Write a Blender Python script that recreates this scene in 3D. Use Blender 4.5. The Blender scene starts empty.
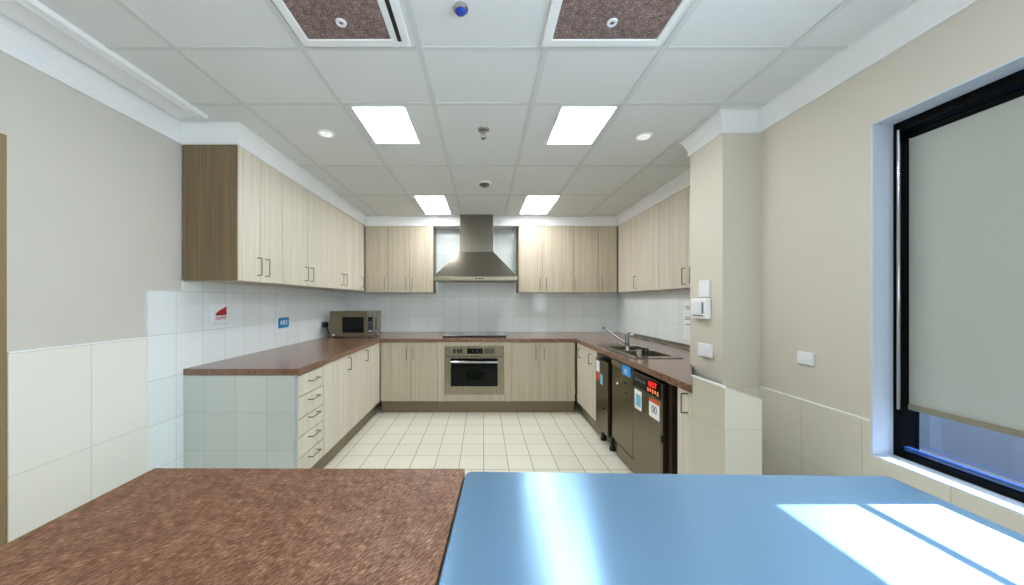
import bpy, bmesh, math, random
from mathutils import Vector, Matrix
random.seed(4)
S = bpy.context.scene
C = bpy.data.collections.new('kitchen'); S.collection.children.link(C)
PI = math.pi

# ------------------------------------------------------------------ helpers
def lin(c):
    return tuple(((v/255)/12.92 if v/255 <= .04045 else ((v/255+.055)/1.055)**2.4) for v in c) + (1,)

class G:                                     # little shader graph builder
    def __init__(s, name):
        s.m = bpy.data.materials.new(name); s.m.use_nodes = True
        s.t = s.m.node_tree; s.n = s.t.nodes; s.l = s.t.links
        s.b = s.n['Principled BSDF']
    def new(s, t, **k):
        n = s.n.new(t)
        for a, v in k.items(): setattr(n, a, v)
        return n
    def link(s, a, b): s.l.new(a, b)
    def setin(s, sock, v):
        if hasattr(v, 'links') or isinstance(v, bpy.types.NodeSocket): s.l.new(v, sock)
        else: sock.default_value = v
    def math(s, op, a, b=0.0, c=0.0):
        n = s.new('ShaderNodeMath', operation=op)
        s.setin(n.inputs[0], a); s.setin(n.inputs[1], b); s.setin(n.inputs[2], c)
        return n.outputs[0]
    def mix(s, f, a, b):
        n = s.new('ShaderNodeMix', data_type='RGBA')
        s.setin(n.inputs[0], f); s.setin(n.inputs[6], a); s.setin(n.inputs[7], b)
        return n.outputs[2]
    def pos(s): return s.new('ShaderNodeNewGeometry').outputs['Position']
    def obj(s): return s.new('ShaderNodeTexCoord').outputs['Object']
    def scale(s, v, sc, rot=(0,0,0)):
        n = s.new('ShaderNodeMapping'); s.l.new(v, n.inputs[0])
        n.inputs['Scale'].default_value = sc; n.inputs['Rotation'].default_value = rot
        return n.outputs[0]
    def noise(s, v, sc, det=3, rough=.5):
        n = s.new('ShaderNodeTexNoise'); s.l.new(v, n.inputs['Vector'])
        n.inputs['Scale'].default_value = sc; n.inputs['Detail'].default_value = det; n.inputs['Roughness'].default_value = rough
        return n.outputs[0]
    def ramp(s, f, stops):
        n = s.new('ShaderNodeValToRGB'); s.l.new(f, n.inputs[0])
        e = n.color_ramp.elements
        while len(e) < len(stops): e.new(.5)
        for i, (p, c) in enumerate(stops): e[i].position = p; e[i].color = c
        return n.outputs[0]
    def bump(s, h, st=.2, d=.01):
        n = s.new('ShaderNodeBump'); s.l.new(h, n.inputs['Height'])
        n.inputs['Strength'].default_value = st; n.inputs['Distance'].default_value = d
        s.l.new(n.outputs[0], s.b.inputs['Normal'])

def plain(name, col, rough=.5, metal=0, spec=.5, emit=None, es=0, coat=0, alpha=1):
    g = G(name); b = g.b
    b.inputs['Base Color'].default_value = lin(col); b.inputs['Roughness'].default_value = rough
    b.inputs['Metallic'].default_value = metal; b.inputs['Specular IOR Level'].default_value = spec
    b.inputs['Coat Weight'].default_value = coat
    if emit: b.inputs['Emission Color'].default_value = lin(emit); b.inputs['Emission Strength'].default_value = es
    return g.m

def paint(name, col, rough=.6):
    g = G(name); n = g.noise(g.pos(), 3, 4); n2 = g.noise(g.pos(), 220, 2)
    c = lin(col); d = tuple(x*.95 for x in c[:3])+(1,)
    g.link(g.mix(n, d, c), g.b.inputs['Base Color']); g.b.inputs['Roughness'].default_value = rough
    g.bump(n2, .06, .002); return g.m

def tile(name, col, grout, au, su, ou, av, sv, ov, lw=.0035, rough=.2, spec=.5, var=.03, gv=1.0):
    """wall or floor tiles: grout lines on a grid of world metres"""
    g = G(name); sp = g.new('ShaderNodeSeparateXYZ'); g.link(g.pos(), sp.inputs[0])
    hs = []; cells = []
    for ax, s, o in ((au, su, ou), (av, sv, ov)):
        u = g.math('DIVIDE', g.math('SUBTRACT', sp.outputs[ax], o), s)
        f = g.math('FRACT', g.math('ADD', u, 50.0)); cells.append(g.math('FLOOR', g.math('ADD', u, 50.0)))
        e = g.math('MINIMUM', f, g.math('SUBTRACT', 1.0, f))
        hs.append(g.math('LESS_THAN', g.math('MULTIPLY', e, s), lw/2))
    m = g.math('MAXIMUM', hs[0], hs[1])
    cb = g.new('ShaderNodeCombineXYZ'); g.link(cells[0], cb.inputs[0]); g.link(cells[1], cb.inputs[1])
    wn = g.new('ShaderNodeTexWhiteNoise'); g.link(cb.outputs[0], wn.inputs['Vector'])
    c = lin(col); d = tuple(x*(1-var*2) for x in c[:3])+(1,)
    tc = g.mix(wn.outputs['Value'], d, c)
    g.link(g.mix(m, tc, lin(grout)), g.b.inputs['Base Color'])
    g.link(g.math('MULTIPLY_ADD', m, .5, rough), g.b.inputs['Roughness'])
    g.b.inputs['Specular IOR Level'].default_value = spec
    g.bump(g.math('SUBTRACT', 1.0, m), .25, .002); return g.m

def wood(name, light, dark, rough=.42):
    g = G(name); v = g.obj(); oi = g.new('ShaderNodeObjectInfo')
    cb = g.new('ShaderNodeCombineXYZ'); g.link(g.math('MULTIPLY', oi.outputs['Random'], 40.0), cb.inputs[2])
    add = g.new('ShaderNodeVectorMath', operation='ADD'); g.link(v, add.inputs[0]); g.link(cb.outputs[0], add.inputs[1])
    a = g.noise(g.scale(add.outputs[0], (70, 70, 1.2)), 1.0, 4, .6)
    b = g.noise(g.scale(add.outputs[0], (14, 14, .35)), 1.0, 2, .5)
    f = g.math('ADD', g.math('MULTIPLY', a, .65), g.math('MULTIPLY', b, .35))
    g.link(g.ramp(f, [(.34, lin(dark)), (.62, lin(light))]), g.b.inputs['Base Color'])
    g.b.inputs['Roughness'].default_value = rough; g.bump(a, .05, .001); return g.m

def speckle(name, dark, mid, light, scale=160, rough=.3, stretch=(1,1,1), rot=0, bump=.05, spec=.5):
    g = G(name); v = g.scale(g.scale(g.obj(), (1, 1, 1), (0, 0, rot)), stretch)
    a = g.noise(v, scale, 4, .7); b = g.noise(g.obj(), scale*.2, 2)
    f = g.math('ADD', g.math('MULTIPLY', a, .85), g.math('MULTIPLY', b, .15))
    g.link(g.ramp(f, [(.36, lin(dark)), (.5, lin(mid)), (.64, lin(light))]), g.b.inputs['Base Color'])
    g.b.inputs['Roughness'].default_value = rough; g.b.inputs['Specular IOR Level'].default_value = spec
    g.bump(a, bump, .002); return g.m

def steel(name, col, rough=.28, metal=1.0, brush=(4, 4, 300), spec=.5, var=.14):
    g = G(name); a = g.noise(g.scale(g.obj(), brush), 1.0, 3, .6)
    c = lin(col); d = tuple(x*(1-var) for x in c[:3])+(1,)
    g.link(g.mix(a, d, c), g.b.inputs['Base Color'])
    g.link(g.math('MULTIPLY_ADD', a, var*.7, rough-var*.35), g.b.inputs['Roughness'])
    g.b.inputs['Metallic'].default_value = metal; return g.m

def glassy(name, tint, gl=.08):
    g = G(name); t = g.new('ShaderNodeBsdfTransparent'); t.inputs[0].default_value = lin(tint)
    q = g.new('ShaderNodeBsdfGlossy'); q.inputs['Roughness'].default_value = .03
    fr = g.new('ShaderNodeFresnel'); fr.inputs[0].default_value = 1.45
    mx = g.new('ShaderNodeMixShader'); g.link(fr.outputs[0], mx.inputs[0]); g.link(t.outputs[0], mx.inputs[1]); g.link(q.outputs[0], mx.inputs[2])
    g.link(mx.outputs[0], g.n['Material Output'].inputs[0]); return g.m

def box(bm, x0, x1, y0, y1, z0, z1):
    v = [bm.verts.new((x, y, z)) for z in (z0, z1) for (x, y) in ((x0,y0),(x1,y0),(x1,y1),(x0,y1))]
    for f in ((3,2,1,0),(4,5,6,7),(0,1,5,4),(1,2,6,5),(2,3,7,6),(3,0,4,7)): bm.faces.new([v[i] for i in f])
    return bm
def BX(*a):
    bm = bmesh.new(); return box(bm, *a)
def prism(bm, pts, ax, a0, a1):
    """polygon of 2-D points swept along axis ax ('x','y','z')"""
    def P(p, a): return {'x': (a, p[0], p[1]), 'y': (p[0], a, p[1]), 'z': (p[0], p[1], a)}[ax]
    A = [bm.verts.new(P(p, a0)) for p in pts]; B = [bm.verts.new(P(p, a1)) for p in pts]
    bm.faces.new(A[::-1]); bm.faces.new(B); n = len(pts)
    for i in range(n): bm.faces.new([A[i], A[(i+1)%n], B[(i+1)%n], B[i]])
    return bm
def tube(bm, pts, r, seg=10, caps=True):
    pts = [Vector(p) for p in pts]; rings = []; up = None
    for i, p in enumerate(pts):
        d = (pts[min(i+1, len(pts)-1)]-pts[max(i-1, 0)]).normalized()
        if up is None: up = d.orthogonal().normalized()
        u = (up-d*up.dot(d)).normalized(); up = u; w = d.cross(u)
        rr = r[i] if isinstance(r, (list, tuple)) else r
        rings.append([bm.verts.new(p+(u*math.cos(2*PI*k/seg)+w*math.sin(2*PI*k/seg))*rr) for k in range(seg)])
    for a, b in zip(rings, rings[1:]):
        for k in range(seg): bm.faces.new([a[k], a[(k+1)%seg], b[(k+1)%seg], b[k]])
    if caps: bm.faces.new(rings[0][::-1]); bm.faces.new(rings[-1])
    return bm
def lathe(bm, prof, c=(0,0,0), seg=28):
    rings = []
    for r, z in prof:
        if r < 1e-5: rings.append([bm.verts.new((c[0], c[1], c[2]+z))])
        else: rings.append([bm.verts.new((c[0]+r*math.cos(2*PI*k/seg), c[1]+r*math.sin(2*PI*k/seg), c[2]+z)) for k in range(seg)])
    for a, b in zip(rings, rings[1:]):
        for k in range(seg):
            q = [a[k % len(a)], a[(k+1) % len(a)], b[(k+1) % len(b)], b[k % len(b)]]
            u = []
            for x in q:
                if x not in u: u.append(x)
            if len(u) > 2: bm.faces.new(u)
    return bm
def cells(bm, us, vs, keep, w0, w1, ax='z'):
    """slab from a grid of cells with holes; ax = thickness axis"""
    def P(u, v, w): return {'z': (u, v, w), 'x': (w, u, v), 'y': (u, w, v)}[ax]
    V = {}
    def vt(i, j, k):
        if (i, j, k) not in V: V[i, j, k] = bm.verts.new(P(us[i], vs[j], (w0, w1)[k]))
        return V[i, j, k]
    nu, nv = len(us)-1, len(vs)-1
    K = {(i, j): keep((us[i]+us[i+1])/2, (vs[j]+vs[j+1])/2) for i in range(nu) for j in range(nv)}
    for i in range(nu):
        for j in range(nv):
            if not K[i, j]: continue
            for k in (0, 1): bm.faces.new([vt(i,j,k), vt(i+1,j,k), vt(i+1,j+1,k), vt(i,j+1,k)])
            for (di, dj, a, b) in ((-1,0,(i,j),(i,j+1)), (1,0,(i+1,j),(i+1,j+1)), (0,-1,(i,j),(i+1,j)), (0,1,(i,j+1),(i+1,j+1))):
                if not K.get((i+di, j+dj), False):
                    bm.faces.new([vt(*a,0), vt(*b,0), vt(*b,1), vt(*a,1)])
    return bm
def sweep(bm, prof, path):
    """closed profile (offset to the right of travel, z) along an XY polyline with mitred corners"""
    n = len(path); rings = []
    for i in range(n):
        def nrm(a, b):
            d = Vector((b[0]-a[0], b[1]-a[1])).normalized(); return Vector((d.y, -d.x))
        if i == 0: m = nrm(path[0], path[1])
        elif i == n-1: m = nrm(path[-2], path[-1])
        else:
            a, b = nrm(path[i-1], path[i]), nrm(path[i], path[i+1]); m = (a+b)/(1+a.dot(b))
        rings.append([bm.verts.new((path[i][0]+m.x*o, path[i][1]+m.y*o, z)) for o, z in prof])
    k = len(prof)
    for a, b in zip(rings, rings[1:]):
        for j in range(k): bm.faces.new([a[j], a[(j+1)%k], b[(j+1)%k], b[j]])
    bm.faces.new(rings[0]); bm.faces.new(rings[-1][::-1]); return bm

def obj(name, bm, mat, parent=None, bevel=0, smooth=False, loc=None):
    me = bpy.data.meshes.new(name); bmesh.ops.recalc_face_normals(bm, faces=bm.faces); 
    if loc: bmesh.ops.translate(bm, verts=bm.verts, vec=[-c for c in loc])
    bm.to_mesh(me); bm.free()
    o = bpy.data.objects.new(name, me); C.objects.link(o); me.materials.append(mat)
    if loc: o.location = loc
    if parent: o.parent = parent
    if bevel:
        b = o.modifiers.new('edge', 'BEVEL'); b.width = bevel; b.segments = 2; b.limit_method = 'ANGLE'
    if smooth:
        for p in me.polygons: p.use_smooth = True
        try: me.set_sharp_from_angle(angle=math.radians(38))
        except Exception: pass
    return o
def tag(o, label, cat, group=None):
    o['label'] = label; o['category'] = cat
    if group: o['group'] = group
    return o
def thing(name, label, cat, loc=(0,0,0), rz=0, group=None):
    o = bpy.data.objects.new(name, None); C.objects.link(o); o.empty_display_size = .1
    o.location = loc; o.rotation_euler = (0, 0, rz); return tag(o, label, cat, group)
def struct(name, bm, mat, parent=None, bevel=0, smooth=False, label=None):
    o = obj(name, bm, mat, parent, bevel, smooth)
    if not parent: o['kind'] = 'structure'
    if label: o['label'] = label
    return o
def text(name, s, size, mat, parent, M, ext=.0006):
    cu = bpy.data.curves.new(name, 'FONT'); cu.body = s; cu.size = size; cu.extrude = ext; cu.align_x = 'CENTER'; cu.align_y = 'CENTER'
    t = bpy.data.objects.new('tmp', cu); C.objects.link(t)
    bpy.context.view_layer.update()
    me = bpy.data.meshes.new_from_object(t.evaluated_get(bpy.context.evaluated_depsgraph_get()))
    bpy.data.objects.remove(t); me.name = name; me.materials.clear(); me.materials.append(mat)
    me.transform(M)
    o = bpy.data.objects.new(name, me); C.objects.link(o); o.parent = parent; return o
def face_y(x, y, z):            # text that stands up and reads from -Y
    return Matrix.Translation((x, y, z)) @ Matrix.Rotation(PI/2, 4, 'X')

# ------------------------------------------------------------------ main measures (metres)
ZC = 2.51; XL = -2.0; XR = 1.71; XA = 1.985; YB = 4.98; YF = -2.0
CT = .90; CB = .858                      # worktop top / underside
UB, UT = 1.487, 2.395                    # wall cabinets bottom / top

# ------------------------------------------------------------------ materials
M = {}
M['wall'] = paint('wall paint', (207, 204, 195))
M['wall_warm'] = paint('warm wall paint', (213, 207, 193))
M['white_paint'] = paint('white plaster', (240, 243, 244), .5)
M['ceil'] = paint('ceiling tile', (222, 226, 226), .7)
M['tbar'] = plain('grid bar white', (206, 211, 210), .5)
M['reveal'] = paint('sky-tinted reveal', (206, 216, 230), .45)  # sky light on the reveal is put into its pale blue
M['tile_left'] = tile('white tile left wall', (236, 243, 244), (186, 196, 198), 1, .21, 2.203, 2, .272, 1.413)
M['tile_back'] = tile('white tile back wall', (234, 243, 243), (188, 198, 197), 0, .2535, .19, 2, .30, 1.12, rough=.12)
M['tile_alcove'] = tile('white tile right wall', (236, 243, 242), (194, 203, 202), 1, .21, 2.6, 2, .30, 1.12)
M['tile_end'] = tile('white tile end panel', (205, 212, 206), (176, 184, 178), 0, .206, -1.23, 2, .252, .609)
M['dado_l'] = tile('cream tile left', (236, 234, 225), (212, 209, 198), 1, .312, 1.73, 2, .52, .608, lw=.004, rough=.35)
M['dado_r'] = tile('cream tile right', (222, 217, 202), (198, 192, 176), 1, .29, 1.817, 2, .316, .504, lw=.004, rough=.35)
M['dado_p'] = tile('cream tile pillar', (222, 217, 202), (198, 192, 176), 0, .29, 1.6, 2, .316, .504, lw=.004, rough=.35)
M['nib'] = tile('cream tile nib', (206, 200, 182), (186, 179, 162), 1, .45, 1.42, 2, .316, .76, lw=.003, rough=.4)
M['floor'] = tile('cream floor tile', (233, 230, 214), (140, 130, 112), 0, .2005, .006, 1, .2425, 3.693, lw=.005, rough=.3, var=.025)
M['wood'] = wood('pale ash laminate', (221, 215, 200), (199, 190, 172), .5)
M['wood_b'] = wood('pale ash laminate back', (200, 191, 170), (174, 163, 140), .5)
M['wood_dark'] = wood('brown ash laminate', (132, 112, 82), (106, 88, 62))
M['carcass'] = plain('cabinet carcass', (196, 188, 170), .5)
M['kick'] = plain('bronze kickboard', (128, 116, 92), .4, .3)
M['handle'] = steel('satin handle', (140, 136, 128), .3)
M['top'] = speckle('brown speckled laminate', (74, 48, 34), (120, 84, 64), (178, 148, 128), 170, .2, spec=.8)
M['top_fibre'] = speckle('brown fibre laminate', (66, 38, 22), (112, 72, 48), (186, 148, 122), 170, .46, (.4, 2.6, 1), -.9, .10, .3)
M['steel'] = steel('brushed steel', (160, 153, 136), .27, brush=(300, 4, 4))
M['steel_v'] = steel('hood steel', (140, 136, 124), .22, brush=(120, 120, 3))
M['steel_dark'] = steel('appliance steel', (130, 121, 100), .3, brush=(4, 4, 260))
M['steel_dim'] = steel('dark appliance steel', (112, 104, 88), .3, brush=(4, 4, 260))
M['steel_top'] = steel('sky-tinted steel', (140, 182, 220), .27, .74, brush=(60, 3, 3), var=.015)  # blue cast of the sky put into the steel's base colour
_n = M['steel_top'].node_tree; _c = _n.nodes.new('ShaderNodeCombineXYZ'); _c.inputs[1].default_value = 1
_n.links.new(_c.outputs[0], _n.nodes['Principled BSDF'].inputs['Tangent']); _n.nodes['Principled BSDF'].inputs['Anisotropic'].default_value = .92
M['chrome'] = plain('chrome', (190, 192, 195), .12, 1)
M['alu'] = plain('pale aluminium', (196, 206, 212), .35, .4)
M['tap'] = plain('darkened chrome', (120, 122, 126), .22, 1)  # dark reflections put into the chrome's base colour
M['track'] = plain('sky-tinted track', (22, 54, 104), .25, 0, .6)  # blue sky reflection put into the dark rail's colour
M['black_gloss'] = plain('black glass', (4, 5, 6), .08, 0, .22)
M['cook_glass'] = plain('cooktop glass', (22, 26, 32), .05, 0, .7, coat=.5)
M['black'] = plain('black plastic', (14, 14, 15), .45)
M['cavity'] = plain('dark cavity', (22, 14, 10), .8)
M['reddish'] = plain('dark red side panel', (40, 20, 13), .5)
M['white_pl'] = plain('white plastic', (236, 238, 242), .3)
M['paper'] = plain('white paper', (240, 242, 244), .7)
M['ink'] = plain('grey ink', (90, 98, 116), .7)
M['red'] = plain('sign red', (176, 10, 30), .35)
M['redtext'] = plain('sign red lettering', (180, 60, 80), .5)
M['blue'] = plain('sign blue', (30, 128, 190), .4)
M['blue_tag'] = plain('tag blue', (60, 150, 235), .4)
M['blue_dark'] = plain('dome blue', (22, 62, 170), .12, 0, .6)
M['orange'] = plain('sticker orange', (214, 80, 40), .5)
M['cyan'] = plain('sticker cyan', (120, 190, 220), .5)
M['led_red'] = plain('red display', (230, 30, 20), .4, emit=(255, 30, 20), es=1.6)
M['led_amber'] = plain('amber display', (220, 120, 70), .4, emit=(255, 130, 70), es=.5)
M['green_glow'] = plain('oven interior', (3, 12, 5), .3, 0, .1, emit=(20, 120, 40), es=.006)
M['frame_black'] = plain('black window frame', (4, 5, 7), .5, 0, .08)
M['blind'] = plain('grey green blind', (176, 180, 170), .8)
M['door_olive'] = plain('olive door frame', (140, 120, 84), .5)
M['brass'] = plain('warm trim', (170, 150, 110), .4, .6)
M['hem'] = plain('olive hem bar', (132, 126, 106), .5)
M['panel_on'] = plain('lit diffuser', (255, 255, 255), .5, emit=(250, 252, 255), es=20)
M['lamp_on'] = plain('lit lamp', (255, 255, 255), .4, emit=(255, 252, 245), es=.75)
M['vent'] = speckle('vent filter mesh', (20, 17, 20), (112, 92, 86), (214, 190, 186), 260, .8, bump=.3)
M['glass'] = glassy('clear glass', (214, 228, 245))
M['drink'] = glassy('drinking glass', (215, 228, 215))
M['outside'] = plain('courtyard wall', (88, 90, 92), .8)
M['ground_out'] = plain('courtyard paving', (90, 110, 150), .8)

# ------------------------------------------------------------------ the setting
struct('floor', BX(-2.1, 2.2, YF, YB+.1, -.08, 0), M['floor'])
struct('ceiling', BX(-2.1, 2.2, YF, YB+.1, ZC, ZC+.06), M['ceil'])
# suspended grid bars
bm = bmesh.new()
for x in (-1.41, -.83, -.29, .29, .83, 1.41): box(bm, x-.014, x+.014, YF, 4.62, ZC-.004, ZC+.002)
for y in (-1.3, -.43, .44, 1.56, 2.0, 2.92, 3.72, 4.545): box(bm, -1.72, 1.67 if y < 2 else 1.8, y-.011, y+.011, ZC-.003, ZC+.002)
struct('trim_1', bm, M['tbar'])
# walls
DY0, DY1, DZ = .5, 1.425, 2.045
struct('wall_left', cells(bmesh.new(), [YF, DY0, DY1, YB], [0, DZ, ZC], lambda u, v: not (DY0 < u < DY1 and v < DZ), XL-.12, XL, 'x'), M['wall'])
struct('wall_back', BX(XL-.1, XA+.3, YB, YB+.1, 0, ZC), M['wall'])
struct('wall_front', BX(XL-.1, XR+.2, YF-.1, YF, 0, ZC), M['wall'])
WY0, WY1, WZ0, WZ1 = .85, 1.495, .672, 2.128            # window with the blind
VY0, VY1 = -.75, .787; VZ0, VZ1 = 1.40, 2.128           # added unseen high window, shaped to cast the sun patches
struct('wall_right', cells(bmesh.new(), [YF, VY0, VY1, WY0, WY1, 2.1], [0, WZ0, VZ0, WZ1, ZC],
       lambda u, v: not ((WY0 < u < WY1 and WZ0 < v < WZ1) or (VY0 < u < VY1 and VZ0 < v < VZ1)), XR, XR+.17, 'x'), M['wall_warm'])
struct('wall_pillar', BX(1.48, 2.2, 2.1, 2.43, 0, ZC), M['wall_warm'])
struct('wall_alcove', BX(XA, XA+.1, 2.43, YB, 0, ZC), M['wall'])
# bulkhead over the wall cabinets
struct('trim_2', cells(bmesh.new(), [XL, -1.635, 1.86, XA], [2.258, 2.43, 4.695, YB], lambda u, v: (v > 4.695) or (u < -1.635) or (u > 1.86 and v > 2.43), UT+.004, ZC), M['white_paint'])
# cove cornice round the whole room
prof = [(0, 2.385), (.012, 2.385), (.014, 2.395), (.008, 2.40), (.012, 2.425), (.022, 2.455), (.034, 2.48), (.046, 2.493), (.05, 2.495), (.05, ZC), (0, ZC)]
struct('trim_3', sweep(bmesh.new(), prof, [(XL, YF), (XL, 2.254), (-1.632, 2.254), (-1.632, 4.69), (1.858, 4.69), (1.858, 2.43), (1.48, 2.43), (1.48, 2.1), (XR, 2.1), (XR, YF)]), M['white_paint'])
# broad plaster moulding on the ceiling along the left wall
prof = [(.075, ZC), (.075, ZC-.010), (.10, ZC-.016), (.16, ZC-.010), (.205, ZC-.006), (.215, ZC-.020), (.232, ZC-.022), (.238, ZC-.010), (.250, ZC-.010), (.256, ZC-.022), (.272, ZC-.020), (.280, ZC)]
struct('trim_4', sweep(bmesh.new(), prof, [(XL, YF), (XL, 2.13)]), M['white_paint'])
# tiled wall faces
struct('trim_5', BX(XL, XL+.008, DY1+.002, 2.018, 0, 1.13), M['dado_l'])
struct('trim_6', BX(XL, XL+.012, DY1+.002, 2.018, 1.13, 1.137), M['white_paint'])
struct('trim_7', cells(bmesh.new(), [2.018, 2.254, YB], [0, 1.417, UB], lambda u, v: not (u < 2.254 and v > 1.417), XL, XL+.012, 'x'), M['tile_left'])
struct('trim_8', BX(XL+.012, XA-.01, YB-.01, YB, .85, UT), M['tile_back'])
struct('trim_9', BX(XA-.01, XA, 2.43, YB-.01, .85, UB), M['tile_alcove'])
struct('trim_10', cells(bmesh.new(), [YF, WY0, WY1, 2.1], [0, WZ0, .82], lambda u, v: not (WY0 < u < WY1 and v > WZ0), XR-.008, XR, 'x'), M['dado_r'])
struct('trim_11', BX(1.48, XR-.008, 2.092, 2.1, 0, .82), M['dado_p'])
struct('trim_12', BX(XR-.011, XR, WY1, 2.09, .82, .826), M['white_paint'])
# low tiled nib wall that caps the sink bench
struct('wall_nib', prism(bmesh.new(), [(1.11, 0), (1.28, 0), (1.28, .892), (1.11, .952)], 'y', 1.56, 1.80), M['nib'])
struct('trim_13', prism(bmesh.new(), [(1.108, .9527), (1.282, .8913), (1.282, .8963), (1.108, .9577)], 'y', 1.558, 1.802), M['nib'])
struct('trim_14', BX(1.105, 1.113, 1.557, 1.803, .950, .9595), M['white_paint'])
# door in the left wall
d = bpy.data.objects.new('door_1', None); C.objects.link(d); d.location = (XL, DY0, 0); d['kind'] = 'structure'
obj('door_panel', BX(-.09, -.05, .05, .875, .004, 1.995), M['door_olive'], d)
bm = cells(bmesh.new(), [0, .045, .88, .925], [0, 2.0, 2.045], lambda u, v: not (.045 < u < .88 and v < 2.0), -.12, .004, 'x')
obj('door_frame', bm, M['door_olive'], d)
obj('door_handle', tube(bmesh.new(), [(-.05, .13, 1.0), (-.01, .13, 1.0), (-.01, .25, 1.0)], .009), M['chrome'], d, smooth=True)

# ---- windows
def window(name, y0, y1, z0, z1, rails, glass_z):
    w = bpy.data.objects.new(name, None); C.objects.link(w); w.location = (XR, y0, z0); w['kind'] = 'structure'
    W, H = y1-y0, z1-z0
    # reveal lining in sky-tinted paint
    bm = cells(bmesh.new(), [0, .006, W-.006, W], [0, .006, H-.006, H], lambda u, v: u < .006 or u > W-.006 or v < .006 or v > H-.006, -.004, .165, 'x')
    obj('reveal', bm, M['reveal'], w)
    t = .036
    bm = cells(bmesh.new(), [.006, t, W-t, W-.006], [.006, t, H-.05, H-.006], lambda u, v: u < t or u > W-t or v < t or v > H-.05, .085, .165, 'x')
    for (a, b) in rails: box(bm, .12, .14, t, W-t, a-z0, b-z0)
    obj('window_frame', bm, M['frame_black'], w, bevel=.003)
    bm = bmesh.new(); box(bm, .095, .118, t, W-t, t, t+.018); box(bm, .086, .1, .008, W-.008, .024, .036)
    obj('bottom_track', bm, M['track'], w, bevel=.002)
    obj('window_pane', BX(.146, .149, t, W-t, glass_z-z0, H-.05), M['glass'], w)
    return w
w1 = window('window_1', WY0, WY1, WZ0, WZ1, [], WZ0+.05)
w2 = window('added_window', VY0, VY1, VZ0, VZ1, [(1.44, 1.597), (1.7365, 1.748), (1.908, 2.06)], 1.5)  # added out of view, rails placed to shape the sun patches
# roller blind in window_1
b = thing('roller_blind', 'grey-green roller blind drawn nearly all the way down the black window', 'blind', (XR+.11, WY0+.038, .885))
L = WY1-WY0-.076
obj('blind_fabric', BX(.008, .0105, -.0015, L+.0015, .022, 1.185), M['blind'], b)
obj('hem_bar', BX(0, .018, -.001, L+.001, 0, .024), M['hem'], b, bevel=.004)
obj('roller_tube', tube(bmesh.new(), [(.01, .003, 1.175), (.01, L-.003, 1.175)], .016, 16), M['frame_black'], b, smooth=True)
bm = bmesh.new(); tube(bm, [(-.032, L+.006, .0), (-.032, L+.006, 1.20)], .0055, 10)
obj('side_guide', bm, M['chrome'], b, smooth=True)
# courtyard
struct('trim_20', BX(3.6, 3.75, -6, 9, -.1, 1.9), M['outside'], label='lavender courtyard wall outside the window')
struct('trim_21', BX(2.2, 3.6, -6, 9, -.15, -.05), M['ground_out'], label='courtyard paving outside the window')

# ------------------------------------------------------------------ cabinets
def handle(z0, z1, x, parent, r=.004, off=.034, y=0.0, horizontal=False):
    if horizontal: pts = [(x-.06, y, z0), (x-.06, y-off, z0), (x+.06, y-off, z0), (x+.06, y, z0)]
    else: pts = [(x, y, z0), (x, y-off, z0), (x, y-off, z1), (x, y, z1)]
    bm = bmesh.new()
    for a, b_ in zip(pts, pts[1:]): tube(bm, [a, b_], r, 8)
    return obj('handle', bm, M['handle'], parent, smooth=True)
def cabinet(name, label, loc, rz, w, dep, z0, z1, doors, hz, group, mat='wood', kick=False, ends=None, cat='cabinet'):
    """local frame: front plane y=0 facing -y, x along the run; doors = [(x0, x1, handle x)]"""
    t = thing(name, label, cat, loc, rz, group)
    obj('carcass', BX(.001, w-.001, .02, dep, z0, z1), M['wood_dark'] if ends else M['carcass'], t)
    for (a, b_, hx) in doors:
        dr = obj('door', BX(a+.0015, b_-.0015, 0, .019, z0+.002, z1-.002), M[mat], t, bevel=.0015)
        if hx is not None: handle(hz[0], hz[1], hx, dr)
    if kick: obj('kickboard', BX(.001, w-.001, .05, .068, .002, z0-.001), M['kick'], t)
    return t
RL, RB, RR = PI/2, 0, -PI/2
GU = 'pale wood wall cabinets'; GB = 'pale wood base cabinets'
# -- left wall cabinets (front x=-1.63, local x = depth)
xf = -1.63
def upL(label, y0, y1, doors, ends=None):
    return cabinet('wall_cabinet', label, (xf, y0, 0), RL, y1-y0, .355, UB, UT, [(a-y0, b_-y0, h-y0) for a, b_, h in doors], (1.535, 1.66), GU, ends=ends)
# exposed end panel belongs to the first cabinet
c = upL('tall pale wood wall cabinet nearest the camera on the left wall, brown end showing', 2.262, 2.766, [(2.262, 2.489, 2.455), (2.489, 2.766, 2.545)])
obj('end_panel', BX(-.012, 0, .0, .355, UB-.002, UT), M['wood_dark'], c)
upL('second double wall cabinet from the camera on the left wall', 2.768, 3.553, [(2.768, 3.154, 3.11), (3.154, 3.553, 3.205)])
upL('third double wall cabinet on the left wall, above the microwave end of the counter', 3.555, 4.263, [(3.555, 3.94, 3.9), (3.94, 4.263, 3.995)])
upL('narrow single-door wall cabinet at the far end of the left wall', 4.265, 4.665, [(4.265, 4.665, 4.545)])
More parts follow.
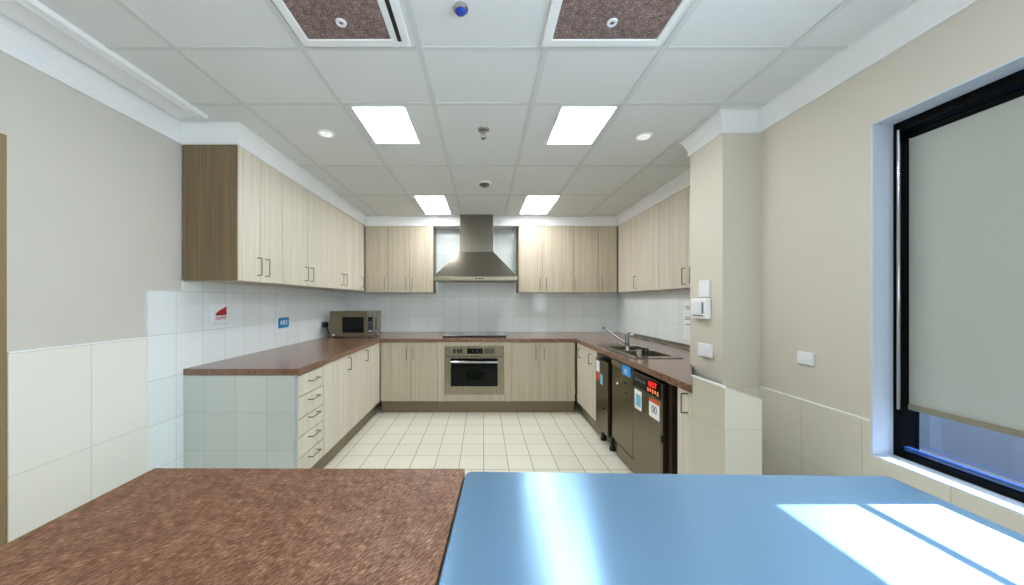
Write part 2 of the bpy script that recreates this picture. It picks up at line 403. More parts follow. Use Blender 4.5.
# -- back wall cabinets (front y=4.69)
yf = 4.69
def upB(label, x0, x1, doors):
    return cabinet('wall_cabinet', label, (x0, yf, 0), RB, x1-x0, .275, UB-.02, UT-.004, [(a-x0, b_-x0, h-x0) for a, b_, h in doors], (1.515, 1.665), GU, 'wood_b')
upB('single-door wall cabinet in the back left corner', -1.625, -1.31, [(-1.625, -1.31, -1.352)])
c = upB('double wall cabinet left of the range hood', -1.308, -.686, [(-1.308, -1.015, -1.06), (-1.015, -.686, -.972)])
obj('end_panel', BX(.622, .626, .0, .275, UB-.02, UT-.004), M['wood_dark'], c)
c = upB('double wall cabinet right of the range hood', .4925, 1.246, [(.4925, .819, .782), (.819, 1.246, .868)])
obj('end_panel', BX(-.004, 0, .0, .275, UB-.02, UT-.004), M['wood_dark'], c)
upB('single-door wall cabinet second from the back right corner', 1.248, 1.59, [(1.248, 1.59, 1.272)])
upB('narrow darker wall cabinet tucked in the back right corner', 1.592, 1.852, [(1.592, 1.852, 1.64)])
# -- right wall cabinets (front x=1.857, local x = -y)
def upR(label, y1, y0, doors):
    return cabinet('wall_cabinet', label, (1.857, y1, 0), RR, y1-y0, .112, UB-.02, UT, [(y1-a, y1-b_, None if h is None else y1-h) for a, b_, h in doors], (1.505, 1.65), GU)
upR('wall cabinet on the right wall nearest the back corner', 4.665, 3.602, [(4.665, 4.06, 4.12), (4.06, 3.602, None)])
upR('wall cabinet on the right wall next to the pillar', 3.6, 2.45, [(3.6, 3.085, 3.12), (3.085, 2.45, 3.0)])
# -- left base cabinets (front x=-1.235)
xb = -1.235; ZB = .147; ZT = CB-.002
def baL(label, y0, y1, doors):
    return cabinet('base_cabinet', label, (xb, y0, 0), RL, y1-y0, .74, ZB, ZT, [(a-y0, b_-y0, h-y0) for a, b_, h in doors], (.725, .835), GB, kick=True)
t = thing('drawer_cabinet', 'stack of five pale wood drawers at the near end of the left counter', 'drawers', (xb, 2.272, 0), RL)
obj('carcass', BX(.001, .361, .02, .74, ZB, ZT), M['carcass'], t)
zs = [.149, .287, .43, .552, .701, .849]
for i in range(5):
    dr = obj('drawer', BX(.002, .360, 0, .019, zs[i]+.003, zs[i+1]-.003), M['wood'], t, bevel=.0015)
    zc = [.25, .392, .53, .654, .787][i]
    handle(zc, zc, .19, dr, horizontal=True, r=.004)
obj('kickboard', BX(.001, .361, .05, .068, .002, ZB-.001), M['kick'], t)
baL('base cabinet beside the drawer stack under the left counter', 2.635, 3.17, [(2.635, 3.17, 3.105)])
baL('middle base cabinet of the left counter', 3.172, 3.62, [(3.172, 3.62, 3.56)])
c = baL('plain base cabinet at the inner left corner', 3.622, 4.07, [(3.622, 4.07, 3.7)])
for ch in list(c.children):
    for g2 in list(ch.children): bpy.data.objects.remove(g2)
# tiled end of the left run
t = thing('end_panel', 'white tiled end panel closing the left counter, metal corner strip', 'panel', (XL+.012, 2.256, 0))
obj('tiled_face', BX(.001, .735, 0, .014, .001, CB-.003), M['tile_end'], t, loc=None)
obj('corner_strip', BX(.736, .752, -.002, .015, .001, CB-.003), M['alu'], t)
for ch in t.children:
    if ch.name.startswith('tiled_face'): ch.name = 'tiled_face'
# -- back base cabinets (front y=4.075)
yb = 4.075
def baB(label, x0, x1, doors):
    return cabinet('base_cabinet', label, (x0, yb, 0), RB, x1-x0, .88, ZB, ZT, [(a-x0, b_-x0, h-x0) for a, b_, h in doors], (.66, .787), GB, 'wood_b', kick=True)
baB('double base cabinet left of the oven', -1.228, -.547, [(-1.228, -.869, -.911), (-.869, -.547, -.833)])
baB('double base cabinet right of the oven', .338, 1.105, [(.338, .679, .632), (.679, 1.105, .729)])
t = thing('oven_cabinet', 'pale wood cabinet framing the oven, two small drawers below', 'cabinet', (-.545, yb, 0))
W = .881
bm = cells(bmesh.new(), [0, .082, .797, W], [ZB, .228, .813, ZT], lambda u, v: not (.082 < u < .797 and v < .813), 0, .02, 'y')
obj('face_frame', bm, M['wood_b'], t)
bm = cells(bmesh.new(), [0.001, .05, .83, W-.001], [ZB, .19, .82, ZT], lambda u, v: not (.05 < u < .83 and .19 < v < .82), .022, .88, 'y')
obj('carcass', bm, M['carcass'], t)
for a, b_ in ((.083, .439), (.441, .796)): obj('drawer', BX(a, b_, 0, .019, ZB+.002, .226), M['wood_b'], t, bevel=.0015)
obj('kickboard', BX(.001, W-.001, .05, .068, .002, ZB-.001), M['kick'], t)
# -- right base cabinets (front x=1.125)
xr = 1.125
def baR(label, y1, y0, doors, hz):
    return cabinet('base_cabinet', label, (xr, y1, 0), RR, y1-y0, .62 if y1 > 3 else .09, ZB, ZT, [(y1-a, y1-b_, y1-h) for a, b_, h in doors], hz, GB, kick=True)
baR('double base cabinet in the right inner corner beside the narrow fridge', 4.07, 3.36, [(4.07, 3.72, 3.9), (3.72, 3.36, 3.52)], (.70, .80))
c = baR('narrow base cabinet at the near end of the sink bench by the pillar', 1.968, 1.81, [(1.968, 1.81, 1.872)], (.735, .84))
obj('side_board', BX(-.160, -.118, .035, .12, .002, .848), M['reddish'], c)
obj('back_board', BX(-.116, -.002, .105, .12, .002, .848), M['cavity'], c)

# ------------------------------------------------------------------ worktop
us = [XL+.013, -1.222, 1.11, 1.21, 1.48, 1.53, XA-.011]; vs = [2.253, 2.432, 2.72, 3.36, 4.057, YB-.011]
def keep(u, v):
    if 1.21 < u < 1.53 and 2.72 < v < 3.36: return False
    if v > 4.057: return True
    if u < -1.222: return v > 2.253
    if u > 1.11: return v > 2.432
    return False
bm = cells(bmesh.new(), us, vs, keep, CB, CT)
prism(bm, [(1.11, 1.806), (1.113, 1.806), (1.472, 2.40), (1.472, 2.4315), (1.11, 2.4315)], 'z', CB, CT)   # angled end in front of the pillar
o = obj('worktop', bm, M['top'], bevel=.004)
tag(o, 'brown speckled laminate worktop running round three walls', 'worktop')

# ------------------------------------------------------------------ oven, cooktop, hood, microwave
t = thing('oven', 'stainless built-in oven with black glass door under the cooktop', 'oven', (-.461, yb-.006, .229))
W, H = .712, .583
obj('oven_body', BX(.01, W-.01, .008, .55, .008, H-.008), M['black'], t)
p = obj('control_panel', BX(0, W, -.004, .02, .458, H), M['steel'], t, bevel=.003)
obj('clock_display', BX(.27, .46, -.0055, 0, .49, .555), M['black_gloss'], p)
for cx in (.34, .39): text('clock_digit', '2', .036, M['ink'], p, face_y(cx, -.0062, .523))
for k in (.105, .150, .185): obj('knob', BX(k, k+.028, -.012, 0, .497, .548), M['black'], p, bevel=.003)
obj('button_pad', BX(.475, .60, -.0055, 0, .49, .555), M['steel_dim'], p)
dr = obj('oven_door', cells(bmesh.new(), [0, .075, W-.077, W], [0, .10, .435, .452], lambda u, v: not (.075 < u < W-.077 and .10 < v < .435), -.004, .02, 'y'), M['steel'], t, bevel=.002)
obj('door_glass', BX(.076, W-.078, -.001, .012, .101, .434), M['black_gloss'], dr)
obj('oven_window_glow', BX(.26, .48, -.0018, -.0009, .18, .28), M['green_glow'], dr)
bm = bmesh.new(); tube(bm, [(.08, -.045, .397), (W-.08, -.045, .397)], .014, 14)
for x in (.11, W-.11): tube(bm, [(x, -.045, .397), (x, .0, .397)], .008, 8)
obj('door_handle', bm, M['chrome'], dr, smooth=True)

t = thing('cooktop', 'black glass electric cooktop slab on the worktop above the oven', 'cooktop', (-.105, 4.40, CT))
obj('glass_top', BX(-.395, .395, -.225, .19, .012, .026), M['cook_glass'], t, bevel=.003)
obj('base_tray', BX(-.388, .388, -.218, .185, .0005, .012), M['black'], t)
for x, y, r in ((-.22, -.09, .085), (.22, -.09, .07), (-.22, .1, .07), (.22, .1, .085)):
    obj('burner_ring', lathe(bmesh.new(), [(r-.004, .0262), (r-.004, .0268), (r, .0268), (r, .0262)], (x, y, 0), 36), M['ink'], t)

t = thing('range_hood', 'stainless chimney range hood with a flared canopy between the wall cabinets', 'range hood', (-.098, 4.45, 1.62))
x0, x1, y1 = -.553, .553, .515
bm = bmesh.new()
bot = [bm.verts.new(p) for p in ((x0, 0, .05), (x1, 0, .05), (x1, y1, .05), (x0, y1, .05))]
# flared pyramid with a slight sag like pressed sheet
rings = [bot]
for f in (.2, .4, .6, .8, 1):
    e = f + .0*f; z = .05+.335*f
    a0 = x0*(1-e) + -.218*e; a1 = x1*(1-e)+.238*e
    rings.append([bm.verts.new(p) for p in ((a0, .09*e, z), (a1, .09*e, z), (a1, y1, z), (a0, y1, z))])
for a, b_ in zip(rings, rings[1:]):
    for k in range(4): bm.faces.new([a[k], a[(k+1) % 4], b_[(k+1) % 4], b_[k]])
bm.faces.new(rings[-1]); bm.faces.new(bot[::-1])
obj('canopy', bm, M['steel_v'], t)
obj('rim', cells(bmesh.new(), [x0, x0+.03, x1-.03, x1], [0, .03, y1-.03, y1], lambda u, v: u < x0+.03 or u > x1-.03 or v < .03 or v > y1-.03, 0, .05), M['steel'], t, bevel=.002)
obj('filter', BX(x0+.03, x1-.03, .03, y1-.03, .012, .03), M['steel_dim'], t)
bm = bmesh.new(); box(bm, -.213, .233, .095, y1, .386, ZC-1.622)
obj('chimney', bm, M['steel_v'], t, bevel=.002)
for x in (-.38, .38): obj('hood_lamp', lathe(bmesh.new(), [(0, .006), (.03, .006), (.034, .012)], (x, .12, 0), 20), M['lamp_on'], t)
for k in range(3): obj('button', BX(.0+k*.04, .024+k*.04, -.004, 0, .018, .032), M['black'], t)

t = thing('microwave_oven', 'steel microwave oven with black window in the back left corner of the worktop', 'microwave', (-1.60, 4.135, CT))
w2_, H = .265, .325
obj('housing', BX(-w2_, w2_, .012, .32, .014, H), M['steel'], t, bevel=.004)
dr = obj('microwave_door', BX(-w2_, .19, 0, .0115, .016, H-.002), M['steel_dark'], t, bevel=.002)
obj('door_window', BX(-.11, .15, -.0025, .001, .065, .255), M['black_gloss'], dr)
obj('logo_plate', BX(-.235, -.205, -.002, .001, .03, .045), M['paper'], dr)
p = obj('control_panel', BX(.192, w2_, 0, .0115, .016, H-.002), M['steel'], t, bevel=.002)
obj('key_pad', BX(.2, .258, -.002, .001, .062, .255), M['black_gloss'], p)
for r in range(5):
    for c_ in range(2): obj('button', BX(.207+c_*.025, .226+c_*.025, -.004, -.001, .075+r*.028, .092+r*.028), M['ink'] if r else M['paper'], p)
for x in (-.22, .22):
    for y in (.05, .28): obj('foot', lathe(bmesh.new(), [(0, .0005), (.014, .0005), (.016, .014), (0, .014)], (x, y, 0), 12), M['black'], t)
# side grille where the buttons catch light
for k in range(5): obj('side_vent', BX(w2_-.001, w2_+.002, .06, .14, .10+k*.03, .118+k*.03), M['black'], t)

cd = obj('power_cord', tube(bmesh.new(), [(-.34, .08, .13), (-.325, .10, .07), (-.32, .13, .012), (-.29, .2, .007), (-.2, .318, .012), (-.2, .318, .1), (-.2, .32, .12)], .006, 8), M['black'], t, smooth=True)
obj('plug', BX(-.371, -.335, .03, .12, .125, .185), M['black'], cd, bevel=.004)
t = thing('power_outlet', 'white double power outlet on the left wall beside the microwave', 'power outlet', (XL+.0125, 4.12, 1.06))
obj('plate', BX(0, .01, -.07, .12, -.045, .045), M['white_pl'], t, bevel=.003)
for y in (-.03, .05): obj('rocker', BX(.009, .014, y-.012, y+.012, .012, .032), M['white_pl'], t)
# ------------------------------------------------------------------ wall signs, switches
def wallL(name, label, cat, y, z): return thing(name, label, cat, (XL+.0125, y, z))
t = wallL('fire_sign', 'small white wall sign with a red flame-like wedge and red lettering', 'sign', 2.545, 1.255)
obj('board', BX(0, .022, -.068, .068, -.068, .068), M['white_pl'], t, bevel=.003)
obj('red_wedge', prism(bmesh.new(), [(-.045, -.012), (-.045, 0), (-.02, .02), (.06, .055), (.06, -.012)], 'x', .0215, .0232), M['red'], t)
MX = Matrix.Translation((.0228, .008, -.036)) @ Matrix.Rotation(PI/2, 4, 'Z') @ Matrix.Rotation(PI/2, 4, 'X')
text('lettering', 'EXTMT', .034, M['redtext'], t, MX)
t = wallL('blue_sign', 'small blue wall sign with white characters over the left counter', 'sign', 3.385, 1.135)
obj('board', prism(bmesh.new(), [(-.085, -.05), (.07, -.05), (.085, -.035), (.085, .05), (-.07, .05), (-.085, .035)], 'x', 0, .006), M['blue'], t)
MX = Matrix.Translation((.0066, .0, 0)) @ Matrix.Rotation(PI/2, 4, 'Z') @ Matrix.Rotation(PI/2, 4, 'X')
text('lettering', 'KB:2', .062, M['paper'], t, MX)

# on the pillar (left face x=1.48, facing -X)
XP = 1.4795
t = thing('switch_plate', 'tall white blank plate on the pillar above the dispenser box', 'switch', (XP, 2.262, 1.43))
obj('plate', BX(-.012, 0, -.055, .055, -.052, .058), M['white_pl'], t, bevel=.003)
obj('screw', lathe(bmesh.new(), [(0, 0), (.003, 0), (.003, .002), (0, .002)], (-.0125, .03, -.03), 10), M['ink'], t)
t = thing('thermostat_box', 'white control box with grey slots projecting from the pillar', 'control box', (XP, 2.285, 1.297))
obj('housing', BX(-.036, 0, -.085, .085, -.065, .07), M['white_pl'], t, bevel=.008)
obj('cover', BX(-.039, -.035, -.04, .07, -.03, .045), M['white_pl'], t, bevel=.002)
obj('slot', BX(-.0395, -.0355, -.058, -.046, -.03, .045), M['ink'], t)
obj('slot', BX(-.0395, -.0355, -.055, .055, -.047, -.041), M['ink'], t)
t = thing('light_switch', 'white light switch low on the pillar under the control box', 'switch', (XP, 2.252, 1.025))
obj('plate', BX(-.016, 0, -.068, .068, -.043, .043), M['white_pl'], t, bevel=.004)
obj('rocker', BX(-.02, -.015, -.05, .02, -.026, .026), M['white_pl'], t, bevel=.002)
t = thing('light_switch', 'white double light switch on the right wall left of the window', 'switch', (XR-.0005, 1.797, 1.047))
obj('plate', BX(-.012, 0, -.045, .042, -.033, .033), M['white_pl'], t, bevel=.003)
for y in (-.022, .018): obj('rocker', BX(-.015, -.011, y-.013, y+.013, -.012, .012), M['paper'], t, bevel=.001)
t = thing('notice', 'white paper notice on the tiles over the sink, half behind the pillar', 'notice', (XA-.0105, 3.21, 1.17))
obj('sheet', BX(-.003, 0, -.12, .137, -.19, .175), M['paper'], t)
for z, a in ((.12, .07), (.10, .05), (.02, .06), (.0, .075), (-.05, .05)): obj('printed_line', BX(-.0036, -.003, -.05, a+.04, z, z+.008), M['ink'], t)
obj('yellow_pin', lathe(bmesh.new(), [(0, 0), (.008, 0), (.008, .008), (0, .008)], (-.006, -.02, -.15), 10), plain('yellow pin', (220, 190, 80), .5), t)

# ------------------------------------------------------------------ sink, tap, glass
t = thing('sink', 'stainless double-bowl inset sink in the right worktop', 'sink', (1.39, 3.06, CT))
def bowl(y0, y1, x0=-.165, x1=.13, dep=.15):
    bm = bmesh.new(); A = []
    for (z, i) in ((.002, 0), (-.02, .004), (-dep, .02)):
        A.append([bm.verts.new(p) for p in ((x0+i, y0+i, z), (x1-i, y0+i, z), (x1-i, y1-i, z), (x0+i, y1-i, z))])
    for a, b_ in zip(A, A[1:]):
        for k in range(4): bm.faces.new([a[k], a[(k+1) % 4], b_[(k+1) % 4], b_[k]])
    bm.faces.new(A[-1]); return bm
us = [-.22, -.165, .13, .17]; vs = [-.41, -.33, -.02, .02, .285, .44]
obj('deck', cells(bmesh.new(), us, vs, lambda u, v: not (-.165 < u < .13 and (-.33 < v < -.02 or .02 < v < .285)), .0005, .006), M['steel'], t, bevel=.002)
for a, b_ in ((-.33, -.02), (.02, .285)):
    bo = obj('bowl', bowl(a, b_), M['steel_dim'], t)
    obj('drain', lathe(bmesh.new(), [(0, -.146), (.03, -.146), (.036, -.1485)], (0, (a+b_)/2, 0), 20), M['chrome'], bo, smooth=True)
t = thing('tap', 'chrome mixer tap with a long spout angled up over the sink', 'tap', (1.295, 3.055, CT+.0065))
bm = bmesh.new(); lathe(bm, [(0, 0), (.02, 0), (.02, .008), (.016, .018), (.016, .045), (0, .045)], (0, 0, 0), 20)
obj('tap_base', bm, M['chrome'], t, smooth=True)
bm = bmesh.new(); lathe(bm, [(0, .045), (.019, .045), (.019, .135), (.014, .142), (0, .142)], (0, 0, 0), 20)
obj('tap_body', bm, M['tap'], t, smooth=True)
obj('spout', tube(bmesh.new(), [(-.005, .01, .062), (-.02, .10, .085), (-.035, .18, .112), (-.058, .30, .15), (-.075, .38, .178), (-.078, .392, .17)], .0105, 12), M['tap'], t, smooth=True)
obj('lever', tube(bmesh.new(), [(0, 0, .142), (.01, -.015, .158), (.02, -.03, .16)], .005, 8), M['tap'], t, smooth=True)
# steel cup and glass on the near edge of the sink deck
t = tag(obj('drinking_glass', lathe(bmesh.new(), [(0, 0), (.018, 0), (.022, .07), (.020, .07), (.016, .004), (0, .004)], (0, 0, 0), 24), M['drink'], smooth=True), 'small clear drinking glass standing on the sink edge', 'glass')
t.location = (1.288, 2.692, CT+.0065)
t = thing('steel_cup', 'small shiny steel cup standing on the sink edge beside the glass', 'cup', (1.236, 2.692, CT+.0065))
obj('cup_body', lathe(bmesh.new(), [(0, 0), (.022, 0), (.025, .06), (.023, .06), (.02, .004), (0, .004)], (0, 0, 0), 24), M['chrome'], t, smooth=True)
# steel upstand along the right wall
o = obj('upstand', prism(bmesh.new(), [(1.88, CT+.0005), (1.973, CT+.0005), (1.973, CT+.032), (1.955, CT+.032), (1.945, CT+.010), (1.88, CT+.006)], 'y', 2.44, 4.4), M['steel'], bevel=.002)
tag(o, 'grey steel upstand strip along the back of the sink bench', 'upstand')

# ------------------------------------------------------------------ appliances under the right worktop (front faces -X)
def appliance(name, label, cat, y1, y0, z0, z1, dep=.33, front='steel_dark', off=0):
    t = thing(name, label, cat, (xr+.005-off, y1, 0), RR); w = y1-y0
    obj('cabinet_body', prism(bmesh.new(), [(.03, z0+.02), (dep, z0+.02), (dep, .735), (.078, .735), (.078, z1-.004), (.03, z1-.004)], 'x', .004, w-.004), M['black'], t)
    return t, w
t, w = appliance('fridge', 'narrow dark steel under-counter fridge with stickers and black feet', 'fridge', 3.352, 3.022, .13, .80, off=.02)
dr = obj('fridge_door', BX(.002, w-.002, 0, .028, .135, .795), M['steel_dim'], t, bevel=.004)
obj('white_sticker', BX(.02, .11, -.001, .001, .67, .775), M['paper'], dr)
obj('orange_sticker', BX(.02, .12, -.001, .001, .59, .665), M['orange'], dr)
obj('pale_sticker', BX(.13, .20, -.001, .001, .57, .665), M['cyan'], dr)
obj('door_lock', lathe(bmesh.new(), [(0, 0), (.01, 0), (.01, .01), (0, .01)], (.24, -.004, .36), 12), M['black'], dr)
for x, y in ((.05, .06), (.28, .06), (.05, .5), (.28, .5)):
    obj('foot', lathe(bmesh.new(), [(0, .001), (.026, .001), (.026, .03), (.018, .04), (.018, .15), (0, .15)], (x, y, 0), 16), M['black'], t, smooth=True)
t, w = appliance('dishwasher', 'plain brown-steel dishwasher in the middle under the sink with a blue tag', 'dishwasher', 2.984, 2.566, .10, .846)
dr = obj('appliance_door', BX(.002, w-.002, 0, .028, .165, .845), M['steel_dark'], t, bevel=.004)
obj('control_strip', BX(.02, .24, -.012, .002, .80, .846), M['steel'], dr, bevel=.004)
tg = obj('blue_tag', BX(.255, .40, -.014, -.001, .765, .845), M['blue_tag'], dr, bevel=.003)
text('tag_lettering', '85', .05, M['paper'], tg, face_y(.33, -.0148, .80))
for x, z, m in ((.13, .66, 'paper'), (.29, .70, 'black'), (.30, .62, 'black'), (.15, .72, 'black')): obj('stud', lathe(bmesh.new(), [(0, -.006), (.008, -.006), (.008, .006), (0, .006)], (x, 0, z), 10), M[m], dr)
obj('kick_plate', BX(.002, w-.002, .05, .065, .002, .16), M['kick'], t)
t, w = appliance('dishwasher', 'dishwasher with black control panel and red display at the near end of the row', 'dishwasher', 2.562, 2.162, .10, .826)
dr = obj('appliance_door', BX(.002, w-.002, 0, .028, .10, .715), M['steel_dark'], t, bevel=.004)
p = obj('control_panel', BX(.002, w-.002, -.004, .028, .719, .822), M['black_gloss'], t, bevel=.003)
obj('top_edge', BX(.002, w-.002, -.006, .028, .823, .830), M['steel'], t)
text('display_lettering', 'REST', .05, M['led_red'], p, face_y(.305, -.0048, .79))
for k in range(5): obj('indicator', BX(.235+k*.032, .25+k*.032, -.0055, -.003, .735+.006*(k % 2), .762), M['led_amber'], p)
for k in range(4): obj('button', BX(.05+k*.04, .075+k*.04, -.0055, -.003, .77, .785), M['ink'], p)
st = obj('blue_sticker', BX(.03, .14, -.0012, .001, .56, .70), M['paper'], dr)
obj('sticker_print', BX(.055, .13, -.0018, -.001, .585, .67), M['cyan'], st)
st = obj('white_sticker', BX(.25, .385, -.0012, .001, .575, .70), M['paper'], dr)
obj('orange_band', BX(.25, .385, -.0018, -.001, .675, .70), M['orange'], st)
text('sticker_numbers', '00', .07, M['ink'], st, face_y(.32, -.002, .63))
obj('side_panel', BX(w-.001, w+.024, .0, .33, .06, .826), M['steel_dim'], t)
obj('hinge', BX(w+.004, w+.022, -.006, .001, .455, .50), M['black'], t)
obj('kick_plate', BX(.002, w+.02, .05, .065, .002, .095), M['kick'], t)
# ------------------------------------------------------------------ foreground benches
t = thing('laminate_bench', 'brown fibre-patterned laminate bench top in the left foreground', 'bench', (-.46, .5, 0))
bm = prism(bmesh.new(), [(-.885, .08), (-.110, .08), (-.0485, .908), (-.052, .913), (-.885, .916)], 'z', .86, .90)
bmesh.ops.translate(bm, verts=bm.verts, vec=(.46, -.5, 0)); obj('bench_top', bm, M['top_fibre'], t, bevel=.0012)
obj('bench_body', BX(-.40, .33, -.38, .36, .1, .859), M['wood'], t)
obj('kickboard', BX(-.38, .31, -.34, .32, .001, .1), M['kick'], t)
t = thing('steel_bench', 'sky-tinted stainless steel bench top in the right foreground', 'bench', (.5, .5, 0))
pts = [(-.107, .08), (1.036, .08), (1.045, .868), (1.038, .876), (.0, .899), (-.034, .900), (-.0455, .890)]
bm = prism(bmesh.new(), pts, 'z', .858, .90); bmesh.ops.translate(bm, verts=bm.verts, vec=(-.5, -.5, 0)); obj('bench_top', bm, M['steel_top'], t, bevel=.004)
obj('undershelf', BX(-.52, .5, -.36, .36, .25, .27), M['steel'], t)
for x in (-.5, .48):
    for y in (-.34, .34):
        lg = obj('leg', tube(bmesh.new(), [(x, y, .03), (x, y, .858)], .019, 14), M['steel'], t, smooth=True)
        obj('foot', lathe(bmesh.new(), [(0, .001), (.024, .001), (.024, .02), (.014, .03), (0, .03)], (x, y, 0), 14), M['black'], lg, smooth=True)

# ------------------------------------------------------------------ ceiling fittings
def light(label, x0, x1, y0, y1):
    t = thing('ceiling_light', label, 'light', ((x0+x1)/2, (y0+y1)/2, ZC), 0, 'lit ceiling panels')
    a, b_ = (x1-x0)/2, (y1-y0)/2
    obj('frame', cells(bmesh.new(), [-a-.006, -a+.006, a-.006, a+.006], [-b_-.006, -b_+.006, b_-.006, b_+.006], lambda u, v: abs(u) > a-.006 or abs(v) > b_-.006, -.006, -.0005), M['white_pl'], t)
    obj('diffuser', BX(-a+.006, a-.006, -b_+.006, b_-.006, -.005, -.001), M['panel_on'], t)
light('lit ceiling panel, nearer one on the left', -.785, -.462, 2.02, 2.495)
light('lit ceiling panel, nearer one on the right', .468, .80, 2.02, 2.505)
light('lit ceiling panel at the back, left of the hood', -.76, -.425, 3.74, 4.52)
light('lit ceiling panel at the back, right of the hood', .485, .845, 3.74, 4.50)
light('added unseen fill panel behind the camera on the left', -.785, -.462, -.9, -.45)  # this panel and the next are added, unseen, as fill light
light('added unseen fill panel behind the camera on the right', .468, .80, -.9, -.45)
def downlight(label, x, y):
    t = thing('downlight', label, 'light', (x, y, ZC))
    obj('bezel', lathe(bmesh.new(), [(.040, -.001), (.058, -.001), (.056, -.008), (.045, -.011), (.040, -.006)], (0, 0, 0), 32), M['white_pl'], t, smooth=True)
    obj('lamp', lathe(bmesh.new(), [(0, -.010), (.038, -.008), (.039, -.001), (0, -.001)], (0, 0, 0), 28), M['lamp_on'], t, smooth=True)
    bm = bmesh.new(); box(bm, -.004, .004, -.034, .034, -.0125, -.0095); box(bm, -.024, -.019, -.02, .02, -.0125, -.0095)
    bmesh.ops.rotate(bm, verts=bm.verts, cent=(0, 0, 0), matrix=Matrix.Rotation(.5, 3, 'Z')); obj('baffle', bm, M['tbar'], t)
downlight('round recessed downlight on the left of the ceiling', -1.085, 2.35)
downlight('round recessed downlight on the right of the ceiling', 1.13, 2.39)
t = thing('sprinkler', 'chrome sprinkler head hanging between the two nearer light panels', 'sprinkler', (.003, 2.30, ZC))
obj('escutcheon', lathe(bmesh.new(), [(.0, -.001), (.042, -.001), (.038, -.008), (.015, -.014), (0, -.014)], (0, 0, 0), 28), M['chrome'], t, smooth=True)
bm = tube(bmesh.new(), [(0, 0, -.012), (0, 0, -.035)], .010, 12)
for s in (-1, 1): tube(bm, [(s*.009, 0, -.03), (s*.016, 0, -.045), (s*.004, 0, -.06)], .003, 8)
obj('nozzle', bm, M['chrome'], t, smooth=True)
obj('deflector', lathe(bmesh.new(), [(0, -.060), (.018, -.060), (.018, -.062), (0, -.062)], (0, 0, 0), 20), M['handle'], t)
t = thing('smoke_detector', 'round grey detector on the ceiling farther back toward the hood', 'detector', (.015, 3.34, ZC))
obj('base_ring', lathe(bmesh.new(), [(0, -.001), (.07, -.001), (.066, -.012), (.055, -.014), (0, -.014)], (0, 0, 0), 32), M['white_pl'], t, smooth=True)
obj('sensor', lathe(bmesh.new(), [(.05, -.014), (.052, -.022), (.036, -.034), (.0, -.036)], (0, 0, 0), 32), M['handle'], t, smooth=True)
obj('pin', tube(bmesh.new(), [(0, 0, -.035), (0, 0, -.052)], .005, 10), M['handle'], t)
t = thing('blue_sensor', 'blue domed sensor with a chrome collar on the ceiling between the vents', 'sensor', (-.088, 1.345, ZC))
obj('collar', lathe(bmesh.new(), [(0, -.001), (.030, -.001), (.029, -.010), (.022, -.014), (0, -.014)], (0, 0, 0), 28), M['chrome'], t, smooth=True)
obj('dome', lathe(bmesh.new(), [(.022, -.013), (.022, -.016), (.017, -.022), (.009, -.025), (0, -.026)], (0, 0, 0), 28), M['blue_dark'], t, smooth=True)
def vent(label, x0, x1, px0, px1, slot):
    y0, y1 = .98, 1.535
    t = thing('ceiling_vent', label, 'vent', ((x0+x1)/2, (y0+y1)/2, ZC), 0, 'ceiling air vents'); cx, cy = (x0+x1)/2, (y0+y1)/2
    us = [x0-cx, px0-cx, px1-cx, x1-cx]; vs = [y0-cy, y0-cy+.04, y1-cy-.04, y1-cy]
    obj('frame', cells(bmesh.new(), us, vs, lambda u, v: not (us[1] < u < us[2] and vs[1] < v < vs[2]), -.014, -.0005), M['white_paint'], t, bevel=.004)
    obj('filter_mesh', BX(us[1], us[2], vs[1], vs[2], -.008, -.001), M['vent'], t)
    obj('latch', lathe(bmesh.new(), [(.010, -.008), (.010, -.014), (.020, -.014), (.022, -.008)], ((px0+px1)/2-cx, 1.405-cy, 0), 24), M['white_pl'], t, smooth=True)
    obj('latch_core', lathe(bmesh.new(), [(0, -.010), (.010, -.010), (.010, -.008)], ((px0+px1)/2-cx, 1.405-cy, 0), 20), M['handle'], t)
    if slot: obj('air_slot', BX(slot[0]-cx, slot[1]-cx, vs[0]+.03, vs[3]-.035, -.0155, -.013), M['black'], t)
vent('square ceiling vent with speckled mesh and black side slot, left one', -.805, -.325, -.768, -.405, (-.375, -.358))
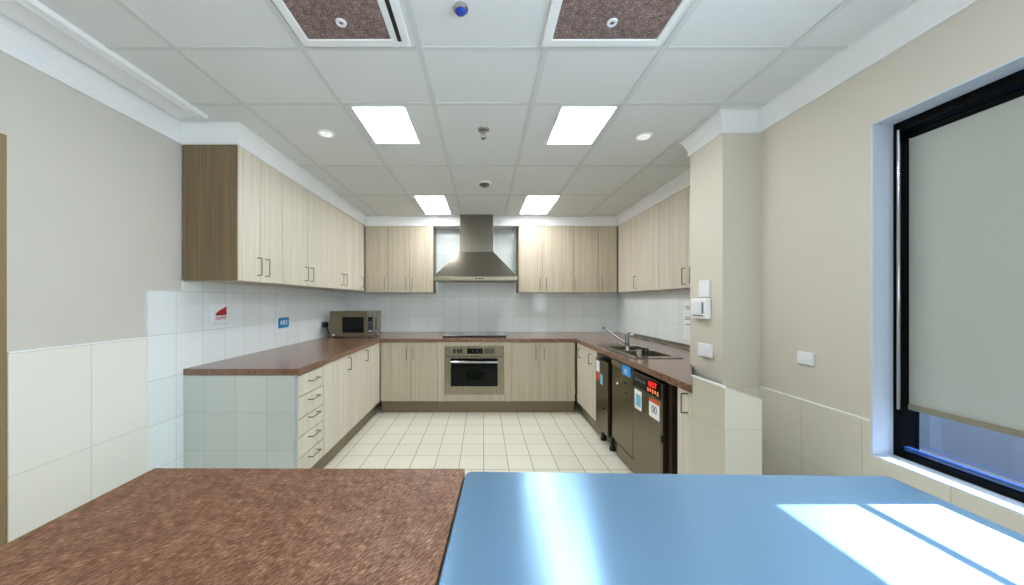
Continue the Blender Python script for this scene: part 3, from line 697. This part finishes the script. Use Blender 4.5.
vent('square ceiling vent with speckled mesh and pale frame, right one', .262, .79, .305, .762, None)

# ------------------------------------------------------------------ light, camera
wd = bpy.data.worlds.new('sky'); S.world = wd; wd.use_nodes = True
bg = wd.node_tree.nodes['Background']; bg.inputs[0].default_value = (.34, .58, 1.0, 1); bg.inputs[1].default_value = 5.0
sl = bpy.data.lights.new('sun', 'SUN'); sl.energy = 60; sl.angle = .006; sl.color = (1, .97, .92)
so = bpy.data.objects.new('sun', sl); C.objects.link(so)
so.rotation_euler = Vector((-1, 0, -.84)).to_track_quat('-Z', 'Y').to_euler(); so.location = (6, 0, 6)

# added unseen lamp just inside the added high window, a bluish fill
dl = bpy.data.lights.new('side_fill', 'AREA'); dl.shape = 'RECTANGLE'; dl.size = 1.3; dl.size_y = .7; dl.energy = 46; dl.color = (.72, .86, 1)
do = bpy.data.objects.new('side_fill', dl); C.objects.link(do); do.location = (XR-.02, -.05, 1.75)
do.rotation_euler = Vector((-1, 0, 0)).to_track_quat('-Z', 'Z').to_euler()
# added unseen fill lamp behind the camera, aimed up to brighten the ceiling
fl = bpy.data.lights.new('ceiling_fill', 'AREA'); fl.shape = 'RECTANGLE'; fl.size = 2.4; fl.size_y = 1.0; fl.energy = 20; fl.color = (1, .985, .96)
fo = bpy.data.objects.new('ceiling_fill', fl); C.objects.link(fo); fo.location = (-.1, -.7, 1.5)
fo.rotation_euler = Vector((0, .3, 1)).to_track_quat('-Z', 'Y').to_euler()
cam = bpy.data.cameras.new('camera'); co = bpy.data.objects.new('camera', cam); C.objects.link(co)
co.location = (0, 0, 1.35); co.rotation_euler = (PI/2, 0, 0)
cam.sensor_width = 36; cam.lens = 340/1024*36; cam.shift_x = 29/1024; cam.shift_y = 8.5/1024; cam.clip_start = .02
S.camera = co
S.view_settings.view_transform = 'Standard'; S.view_settings.look = 'None'
S.view_settings.exposure = 0.0; S.view_settings.gamma = 1.0
S.cycles.max_bounces = 8; S.cycles.diffuse_bounces = 5; S.cycles.use_denoising = True
